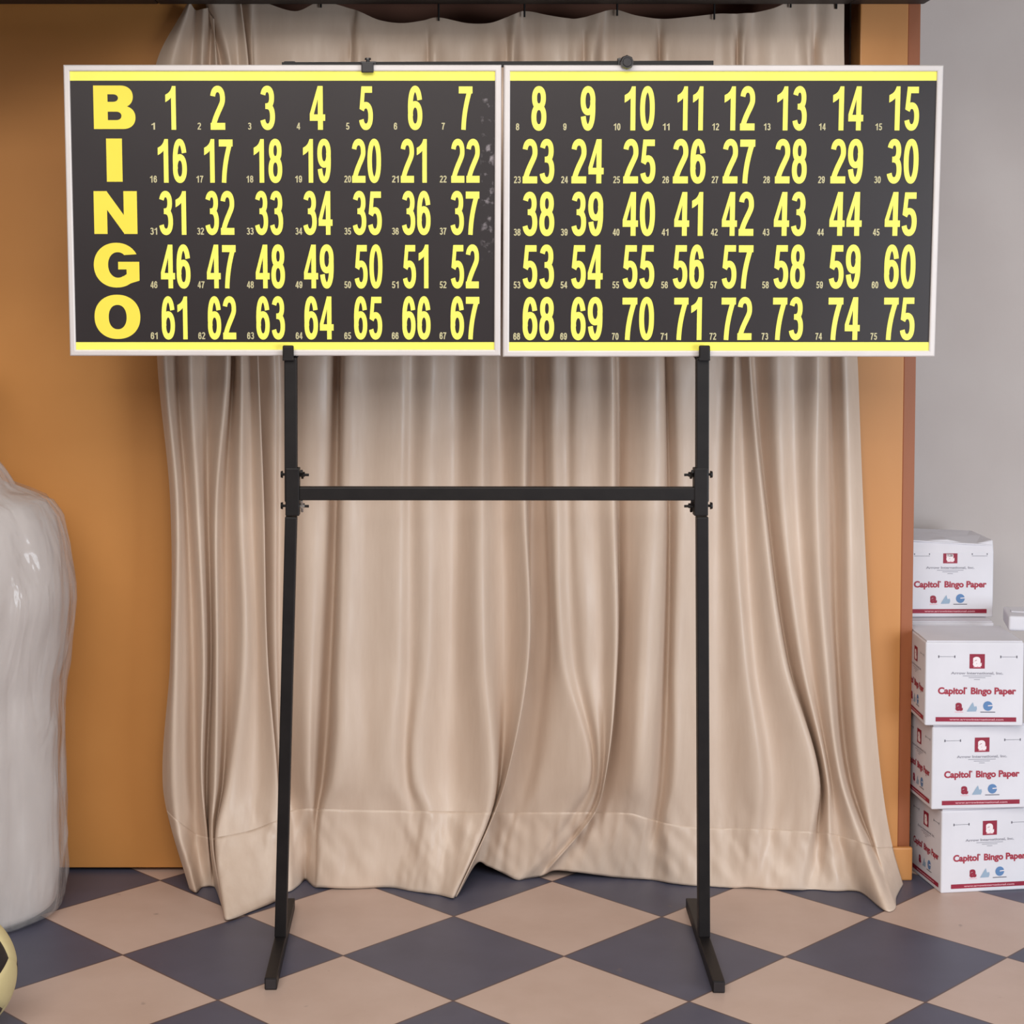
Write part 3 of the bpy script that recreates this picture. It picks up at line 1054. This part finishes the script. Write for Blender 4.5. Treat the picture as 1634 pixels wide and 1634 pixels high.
def prints(root, W, H, y, face):
    """printing of one carton face; face maps (x, z, lift) to local space"""
    def put(name, polys, x0, x1, z0, zs, m, lift=0.0006, label=None, parent=root):
        me = bpy.data.meshes.new(name)
        vs, fs = [], []
        for q in polys:
            k = len(vs)
            pts = [(x0 + p[0] * (x1 - x0), z0 + p[1] * zs) for p in q]
            ar = sum(pts[i][0] * pts[(i + 1) % len(pts)][1] - pts[(i + 1) % len(pts)][0] * pts[i][1] for i in range(len(pts)))
            if ar < 0:
                pts.reverse()
            vs += [face(p[0], p[1], lift) for p in pts]
            fs.append(tuple(range(k, k + len(pts))))
        me.from_pydata(vs, [], fs)
        o = link(name, me, m, parent)
        if label:
            o['label'] = label
        return o
    u = rect(0, 0, 1, 1)
    bar_ = put('stripe', u, .11 * W, .93 * W, .05 * H, .052 * H, M['red'], label='crimson stripe')
    put('lettering', T_WEB, .25 * W, .80 * W, .066 * H, .030 * H, M['pinkprint'], 0.0009, parent=bar_)
    put('lettering', T_MAIN, .13 * W, .925 * W, .375 * H, .106 * H, M['redtext'], label='red lettering')
    put('lettering', T_TM, .395 * W, .425 * W, .432 * H, .03 * H, M['redtext'])
    put('lettering', T_CO, .26 * W, .79 * W, .605 * H, .040 * H, M['greyprint'])
    for (wd, z) in ((.29, .582), (.17, .562), (.06, .540)):
        put('underline', u, (.525 - wd / 2) * W, (.525 + wd / 2) * W, z * H, .007 * H, M['greyprint'])
    lg = put('logo', u, .447 * W, .602 * W, .672 * H, .170 * H, M['red'], label='crimson square logo')
    put('lettering', T_A, .480 * W, .569 * W, .706 * H, .205 * H, M['whiteprint'], 0.0009, parent=lg)
    put('underline', u, .487 * W, .562 * W, .687 * H, .008 * H, M['pinkprint'], 0.0009, parent=lg)
    # fold marks left and right
    for xc in (.215, .845):
        put('fold_mark', rect(-1, -.08, 1, .08) + rect(-1.02, -.6, -.9, .6) + rect(.9, -.6, 1.02, .6), xc * W, (xc + .085) * W, .81 * H, .024 * H, M['darkprint'])
    # three small emblems
    put('emblem', T_A, .31 * W, .385 * W, .185 * H, .17 * H, M['red'], label='red emblem')
    put('underline', u, .305 * W, .39 * W, .158 * H, .008 * H, M['pinkprint'])
    sail = [[(0, 0), (.25, 0), (.6, .95), (.45, .75)], [(.25, 0), (.9, .02), (.72, .5), (.6, .95)], [(.72, .5), (.9, .02), (1, .3), (.95, .55)]]
    put('emblem', sail, .425 * W, .53 * W, .168 * H, .115 * H, M['paleblue'], label='pale blue sail emblem')
    disc = [arc(.5, .5, .5, .5, 0, 360, 28, 2)[:-1]]
    em = put('emblem', disc, .592 * W, .688 * W, .178 * H, .112 * H, M['blueprint'], label='blue round emblem')
    put('swoosh', [[(.5, .48), (1.02, .52), (1.0, .62), (.5, .58)]], .592 * W, .688 * W, .178 * H, .112 * H, M['whiteprint'], 0.0009, parent=em)
    put('underline', u, .565 * W, .715 * W, .158 * H, .009 * H, M['darkprint'])


def carton(loc, rot, label, crush=0.0, side=True, seedv=1):
    root = empty('carton', loc, (0, 0, rot))
    tag(root, label, 'box', 'white bingo paper cartons stacked by the wall')
    bm = bmesh.new()
    box(bm, (0, 0, 0), (BW, BD, BH - 0.004), 0.004, 3)
    bmesh.ops.subdivide_edges(bm, edges=[e for e in bm.edges if e.calc_length() > 0.05], cuts=5, use_grid_fill=True)
    for v in bm.verts:
        k = noise.noise(Vector((v.co.x * 14 + seedv * 3.1, v.co.y * 14, v.co.z * 14)))
        # cardboard bellies a little, and a crushed carton sags at its top edge
        if v.co.z > 0.01 and v.co.y > 0.002:
            v.co.y += 0.0 if v.co.y < 0.01 else k * 0.0012
        if crush and v.co.z > BH * 0.86:
            s = (v.co.z - BH * 0.86) / (BH * 0.14)
            v.co.z -= crush * s * (0.35 + 0.65 * v.co.x / BW) * (0.6 + 0.4 * math.sin(v.co.x * 50))
            v.co.y += s * 0.010 * (1 - v.co.y / BD)
    bm_obj('body', bm, M['carton'], root, False)
    # the two top flaps that meet along the middle, closed with tape
    bm = bmesh.new()
    zt_ = BH - 0.0038
    d = crush
    for (ya, yb) in ((0.003, BD / 2 - 0.001), (BD / 2 + 0.001, BD - 0.003)):
        vs = [bm.verts.new(p) for p in ((0.003, ya, zt_ - d * 0.3), (BW - 0.003, ya, zt_ - d), (BW - 0.003, yb, zt_ - d * 0.5 + 0.001), (0.003, yb, zt_ + 0.001))]
        f = bm.faces.new(vs)
        g = bmesh.ops.extrude_face_region(bm, geom=[f])
        for v in g['geom']:
            if isinstance(v, bmesh.types.BMVert):
                v.co.z += 0.0026
    bm_obj('flap', bm, M['carton'], root)
    prints(root, BW, BH, 0, lambda x, z, l: (x, -l, z - (crush * 0.5 if z > BH * 0.8 else 0)))
    if side:
        prints(root, BD, BH, 0, lambda x, z, l: (-l, BD - x, z))
    return root


b4 = floor_at(1501, 1426)
c4 = carton((b4.x, b4.y, 0.0), R(8), 'lowest white carton, standing on the floor under the stack', seedv=1)
z1 = BH + 0.0005
p3 = at(1486, 1291, b4.y - 0.004)
c3 = carton((p3.x, p3.y, z1), R(4), 'white carton second from the floor, turned slightly', seedv=2)
z2 = 2 * z1
p2 = at(1475.5, 1157, b4.y - 0.012)
c2 = carton((p2.x, p2.y, z2), R(-1.0), 'third white carton up, its top showing in front of the highest carton', seedv=3)
z3 = 3 * z1
d_ = ray(1438.5, 985)
p1 = Vector((0, 0, CAMH)) + d_ * ((z3 - CAMH) / d_.z)
c1 = carton((p1.x, p1.y, z3), R(0.5), 'highest white carton, crushed at its top and partly hidden by the wooden casing', crush=0.017, seedv=4)

# second row behind the front stack, carrying the highest carton
for k, lab in enumerate(('lowest white carton of the back row, hidden behind the front stack',
                         'middle white carton of the back row, hidden behind the front stack',
                         'white carton of the back row directly under the highest carton, only its top showing')):
    carton((1.027, b4.y + BD + 0.036, k * z1), R(0.4 * (k - 1)), lab, seedv=6 + k)

# flat white pack lying at the photo's right edge
pk = at(1609, 1011, 3.80)
pack = empty('paper_pack', (pk.x, pk.y, z3 + 0.0005), (0, 0, R(-12)))
tag(pack, 'low white pack cut off by the right edge, lying beside the highest carton', 'pack')
bm = bmesh.new()
box(bm, (0, 0, 0), (0.072, 0.12, 0.033), 0.006, 3)
bmesh.ops.subdivide_edges(bm, edges=[e for e in bm.edges if e.calc_length() > 0.02], cuts=4, use_grid_fill=True)
for v in bm.verts:
    v.co.z += noise.noise(v.co * 30) * 0.002 if v.co.z > 0.01 else 0
bm_obj('wrapper', bm, M['carton'], pack, True)
bm = bmesh.new()
box(bm, (0.010, 0.045, 0.0335), (0.062, 0.075, 0.0355), 0.0008, 2)
bm_obj('flap', bm, M['carton'], pack)

# ------------------------------------------------------------------ plastic bag
def make_film():
    m = bpy.data.materials.new('clear_film')
    m.use_nodes = True
    nt = m.node_tree
    b = nt.nodes['Principled BSDF']
    b.inputs['Base Color'].default_value = srgb(222, 216, 214)
    b.inputs['Roughness'].default_value = 0.12
    b.inputs['Specular IOR Level'].default_value = 0.8
    b.inputs['Alpha'].default_value = 0.34
    tc = nd(m, 'ShaderNodeTexCoord')
    n = nd(m, 'ShaderNodeTexNoise')
    n.inputs['Scale'].default_value = 9
    n.inputs['Detail'].default_value = 3
    n.inputs['Distortion'].default_value = 0.8
    mp = nd(m, 'ShaderNodeMapping')
    mp.inputs['Scale'].default_value = (1, 1, 0.35)
    lk(m, tc.outputs['Object'], mp.inputs[0])
    lk(m, mp.outputs[0], n.inputs['Vector'])
    bp = nd(m, 'ShaderNodeBump')
    bp.inputs['Strength'].default_value = 0.8
    bp.inputs['Distance'].default_value = 0.03
    lk(m, n.outputs['Fac'], bp.inputs['Height'])
    lk(m, bp.outputs[0], b.inputs['Normal'])
    return m


M['film'] = make_film()
M['milky'] = mottle(mat('milky_plastic', (0, 0, 0, 1), 0.38, spec=0.5), srgb(188, 178, 174), srgb(203, 194, 190), 5, 4, 0.35, 9, (1, 1, 0.35))
BY = 3.625
SIL = [(1505, 40), (1490, 66), (1470, 86), (1440, 99), (1390, 101), (1200, 101), (1090, 103), (1020, 112), (960, 121), (935, 121), (870, 110), (825, 98), (800, 82), (786, 52), (775, 24), (752, 10), (735, -4), (715, -30), (690, -70)]
xc_bag = at(-95, 1300, BY).x


def bag_mesh(name, shrink, m, parent, crinkle, bo):
    bm = bmesh.new()
    rows_ = []
    N = 120
    prof = []
    for py, px in SIL:
        p = at(px, py, BY)
        prof.append((max(p.z, 0.0), p.x - xc_bag))
    prof[0] = (0.002, prof[0][1])
    # resample
    out = []
    for (za, ra__), (zb, rb__) in zip(prof, prof[1:]):
        n = max(2, int(abs(zb - za) / 0.012) + int(abs(rb__ - ra__) / 0.02))
        for k in range(n):
            out.append((za + (zb - za) * k / n, ra__ + (rb__ - ra__) * k / n))
    out.append(prof[-1])
    zc = 0.5
    for (z, rr) in out:
        rr = max(rr - shrink, 0.01)
        row = []
        for k in range(N):
            a = 2 * math.pi * k / N
            # slack film: long upright folds, with tighter crumples near the top and bottom
            q = Vector((math.cos(a) * 1.7, math.sin(a) * 1.7, z * 0.8))
            w1 = noise.noise(q * 1.6)
            w2 = 1 - abs(noise.noise(q * 2.9 + Vector((3, 1, 2)))) * 2
            w3 = noise.noise(Vector((math.cos(a) * 6, math.sin(a) * 6, z * 1.4)))
            w4 = 1 - abs(noise.noise(Vector((math.cos(a) * 4.2 + z * 1.5, math.sin(a) * 4.2, z * 5.2)))) * 2.4
            d = crinkle * (w1 * 0.7 + (w2 - 0.6) * 0.4 + w3 * 0.15 + (w4 - 0.5) * 0.28) * min(1, z / 0.06 + 0.15)
            r2 = rr + d
            row.append(bm.verts.new((r2 * math.cos(a), min(r2 * math.sin(a) * 0.93, WY - 0.008 - bo.y), z + (shrink * 0.3 if z < 0.02 else 0) - (shrink * 0.6 if z > 0.9 else 0))))
        rows_.append(row)
    for a, b in zip(rows_, rows_[1:]):
        for k in range(N):
            bm.faces.new((a[k], a[(k + 1) % N], b[(k + 1) % N], b[k]))
    bm.faces.new(list(reversed(rows_[0])))
    bm.faces.new(rows_[-1])
    return bm_obj(name, bm, m, parent, True)


bag = empty('plastic_bag', (xc_bag, BY, 0.0))
tag(bag, 'tall milky white plastic sack standing on the floor against the orange wall', 'bag')
BOV = Vector(bag.location)
bag_mesh('contents', 0.016, M['milky'], bag, 0.012, BOV)
bag_mesh('film', 0.0, M['film'], bag, 0.022, BOV)
# tied neck
bm = bmesh.new()
nz = at(-70, 690, BY).z
nr = at(-70, 690, BY).x - xc_bag
prev = None
for j in range(14):
    t = j / 13
    rr = nr * (1 - t) + 0.02 * t if t < 0.5 else 0.02 + (t - 0.5) * 0.13
    if t < 0.5:
        rr = nr + (0.02 - nr) * (t / 0.5) ** 0.8
    row = [bm.verts.new((rr * (1 + 0.16 * math.sin(9 * 2 * math.pi * k / 72)) * math.cos(2 * math.pi * k / 72), rr * (1 + 0.16 * math.sin(9 * 2 * math.pi * k / 72)) * math.sin(2 * math.pi * k / 72), nz - 0.004 + t * 0.16)) for k in range(72)]
    if prev:
        for k in range(72):
            bm.faces.new((prev[k], prev[(k + 1) % 72], row[(k + 1) % 72], row[k]))
    prev = row
bm_obj('neck', bm, M['milky'], bag, True)

# ------------------------------------------------------------------ football
BR = 0.11
bc = floor_at(-74, 1652)
ball = empty('football', (bc.x, bc.y, 0.0))
tag(ball, 'cream football with black patches at the lower left corner, in front of the plastic sack', 'ball')
phi = (1 + 5 ** 0.5) / 2
ico = [Vector(v).normalized() for v in ((0, 1, phi), (0, -1, phi), (0, 1, -phi), (0, -1, -phi), (1, phi, 0), (-1, phi, 0), (1, -phi, 0), (-1, -phi, 0), (phi, 0, 1), (-phi, 0, 1), (phi, 0, -1), (-phi, 0, -1))]
# patches as they sit seen from the front of the room
vn = (Vector((0, 0, CAMH)) - Vector((bc.x, bc.y, BR))).normalized()
vr = Vector((0, 0, 1)).cross(vn).normalized()
vu = vn.cross(vr)
d1 = (vr * 0.63 + vu * 0.22 + vn * 0.745).normalized()
d2 = (vr * 0.57 - vu * 0.64 + vn * 0.51).normalized()
a1 = ico[0]
nb = min((v for v in ico if v is not a1), key=lambda v: -v.dot(a1))


def basis(p, q):
    e1 = p.normalized()
    e3 = p.cross(q).normalized()
    e2 = e3.cross(e1)
    return Matrix((e1, e2, e3)).transposed()


ROT = basis(d1, d2) @ basis(a1, nb).transposed()
ico = [ROT @ v for v in ico]
el = min((ico[0] - v).length for v in ico[1:])


def patch(corners, name, m):
    cen = sum(corners, Vector()) / len(corners)
    bm = bmesh.new()
    n = 7
    for k in range(len(corners)):
        a, b = corners[k], corners[(k + 1) % len(corners)]
        g = {}
        for i in range(n + 1):
            for j in range(n + 1 - i):
                p = cen + (a - cen) * (i / n) + (b - cen) * (j / n)
                edge = (i + j) / n
                rr = BR * (1.0 if edge < 0.93 else 0.988)
                g[i, j] = bm.verts.new(p.normalized() * rr + Vector((0, 0, BR)))
        for i in range(n):
            for j in range(n - i):
                bm.faces.new((g[i, j], g[i + 1, j], g[i, j + 1]))
                if i + j < n - 1:
                    bm.faces.new((g[i + 1, j], g[i + 1, j + 1], g[i, j + 1]))
    bmesh.ops.remove_doubles(bm, verts=bm.verts, dist=1e-6)
    for f in bm.faces:
        if f.normal.dot(f.calc_center_median() - Vector((0, 0, BR))) < 0:
            f.normal_flip()
    o = bm_obj(name, bm, m, ball, True, False)
    return o


def order(pts, axis):
    e = (pts[0] - axis * pts[0].dot(axis)).normalized()
    f = axis.cross(e)
    return sorted(pts, key=lambda p: math.atan2(p.dot(f), p.dot(e)))


for v in ico:
    ns = [u for u in ico if 0 < (u - v).length < el * 1.05]
    patch(order([v + (u - v) / 3 for u in ns], v), 'black_patch', M['ballblack'])['label'] = 'black patch'
seen = set()
for i in range(12):
    for j in range(i + 1, 12):
        for k in range(j + 1, 12):
            tri = (ico[i], ico[j], ico[k])
            if all((tri[a] - tri[b]).length < el * 1.05 for a, b in ((0, 1), (1, 2), (0, 2))):
                pts = []
                for a in tri:
                    for b in tri:
                        if a is not b:
                            pts.append(a + (b - a) / 3)
                patch(order(pts, sum(tri, Vector()).normalized()), 'cream_patch', M['cream'])
